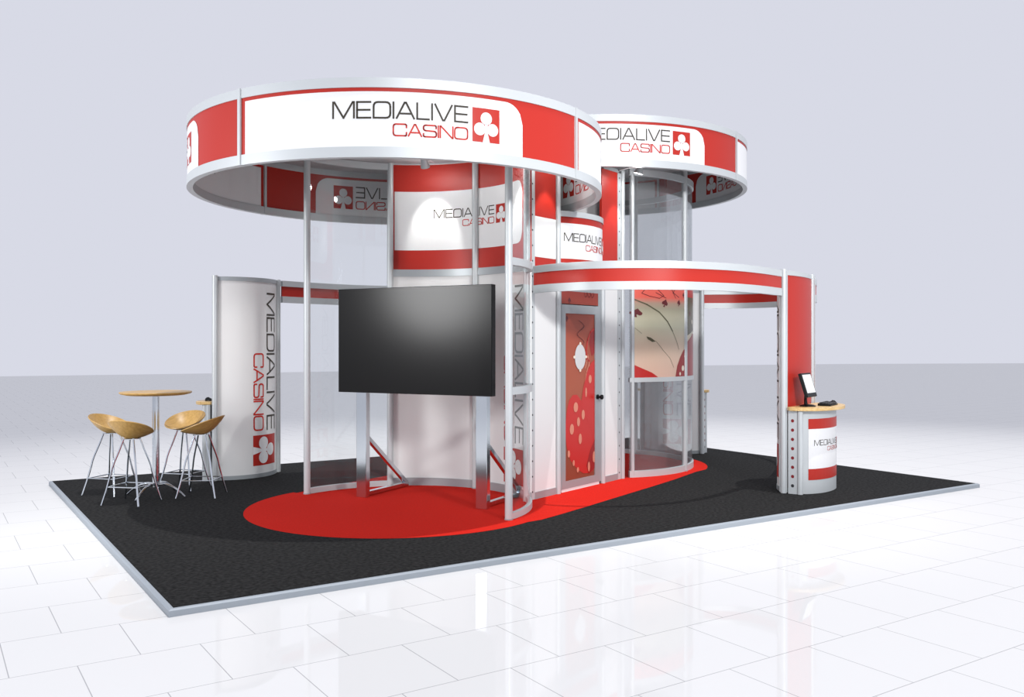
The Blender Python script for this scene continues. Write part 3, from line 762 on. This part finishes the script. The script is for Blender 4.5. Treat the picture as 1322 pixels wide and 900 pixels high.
# ------------------------------------------------------------------ spotlights
def spotlight(mount, head, aim, label, power, size=50, blend=.45):
    mount, head, aim = Vector(mount), Vector(head), Vector(aim)
    root = empty('spotlight', mount); tag(root, label, 'spotlight', 'arm spotlights')
    mb = MB(); mb.tube([mount, (mount+head)/2+Vector((0, 0, .03)), head+Vector((0, 0, .015))], .010, ALU, 10); hang(mb.build('arm'), root)
    d = (aim-head).normalized()
    mb = MB(); mb.tube([head-d*.07, head-d*.06, head, head+d*.035, head+d*.05], [.018, .034, .040, .052, .052], ALU, 18, caps=False); mb.tube([head-d*.07, head-d*.065], .018, ALU, 12)
    hang(mb.build('lamp_head'), root)
    mb = MB(); mb.tube([head+d*.034, head+d*.038], .046, LAMP, 18); o = hang(mb.build('lamp_lens'), root); o['label'] = 'glowing white lens'
    l = bpy.data.lights.new('spot_beam', 'SPOT'); l.energy = power; l.spot_size = radians(size); l.spot_blend = blend; l.shadow_soft_size = .03; l.color = (1, .985, .96)
    lo_ = bpy.data.objects.new('spot_beam', l); COL.objects.link(lo_); lo_.location = head+d*.06; lo_.rotation_euler = d.to_track_quat('-Z', 'Y').to_euler()
    g = bpy.data.lights.new('lamp_glow', 'POINT'); g.energy = power*.09; g.shadow_soft_size = .04
    go = bpy.data.objects.new('lamp_glow', g); COL.objects.link(go); go.location = head+d*.09
    return root
def s1(a, r, rw_, z, label, power, **k):
    m = pt(C1, RC-.02, a); h = pt(C1, r, a); w_ = pt(C1, RC, a)
    spotlight((m[0], m[1], 3.685), (h[0], h[1], z), (w_[0], w_[1], rw_), label, power, **k)
s1(46, .88, 2.92, 3.60, 'arm spotlight under the near canopy above the wall logo', 30)
s1(-13, .92, 2.92, 3.60, 'arm spotlight under the near canopy above the right end of the curved wall', 34)
p = PD_.at(.35, 0, .35)
m_ = PD_.at(.35, 3.60, 0)
spotlight((m_.x, m_.y, 3.61), (p.x, p.y, 3.60), (PD_.at(.35, 0, 0).x, PD_.at(.35, 0, 0).y, 2.75), 'arm spotlight under the near canopy above the red panel left of the door', 26)
m_ = PD_.at(1.86, 3.69, 0.0)
spotlight((m_.x, m_.y, 3.69), (5.72, 2.19, 3.66), (5.56, 2.44, 2.7), 'arm spotlight under the farther canopy above the tall red strip', 30)

# ------------------------------------------------------------------ light
w = bpy.data.worlds.new('pale_backdrop'); sc.world = w; w.use_nodes = True
w.node_tree.nodes['Background'].inputs['Color'].default_value = (.686, .701, .791, 1)
w.node_tree.nodes['Background'].inputs['Strength'].default_value = 1.0
def spot(name, loc, aim, energy, size, blend, soft, col=(1, 1, 1), shadow=True):
    l = bpy.data.lights.new(name, 'SPOT'); l.energy = energy; l.spot_size = radians(size); l.spot_blend = blend; l.shadow_soft_size = soft; l.color = col
    o = bpy.data.objects.new(name, l); COL.objects.link(o); o.location = loc
    o.rotation_euler = (Vector(aim)-Vector(loc)).to_track_quat('-Z', 'Y').to_euler(); return o
# high hall spotlight that casts the canopy shadows
cx_, cy_ = 4.6, -.6; K = 140
spot('hall_spotlight', (cx_+.068*K, cy_-.19*K, K), (cx_, cy_, 0), 505000, 11.6, 1.0, .4, (1, .985, .97))
# unseen lamps in front of and beside the stand
spot('unseen_floodlight', (2.6, -7.6, 4.7), (5.4, 1.2, 2.5), 2300, 52, .9, .4)
spot('unseen_floodlight', (-1.0, -8.0, 6.0), (2.6, .9, 2.7), 900, 46, .9, .8)  # added to brighten the front of the near ring sign
spot('unseen_floodlight', (-5.1, 2.55, 2.7), (2.2, 3.0, 1.9), 1000, 70, .8, .9)

# ------------------------------------------------------------------ camera
cam = bpy.data.cameras.new('camera'); co = bpy.data.objects.new('camera', cam); COL.objects.link(co); sc.camera = co
cam.sensor_width = 36; cam.lens = 1159/1322*36; cam.shift_y = -6/1322
co.location = (-1.297, -5.757, 1.62); co.rotation_euler = (radians(90), 0, radians(-33.36))
cam.clip_end = 400
sc.view_settings.view_transform = 'Standard'; sc.view_settings.look = 'None'
sc.view_settings.exposure = 0; sc.view_settings.gamma = 1; sc.view_settings.use_curve_mapping = False
sc.cycles.use_denoising = True
sc.cycles.max_bounces = 12; sc.cycles.diffuse_bounces = 1; sc.cycles.transparent_max_bounces = 24
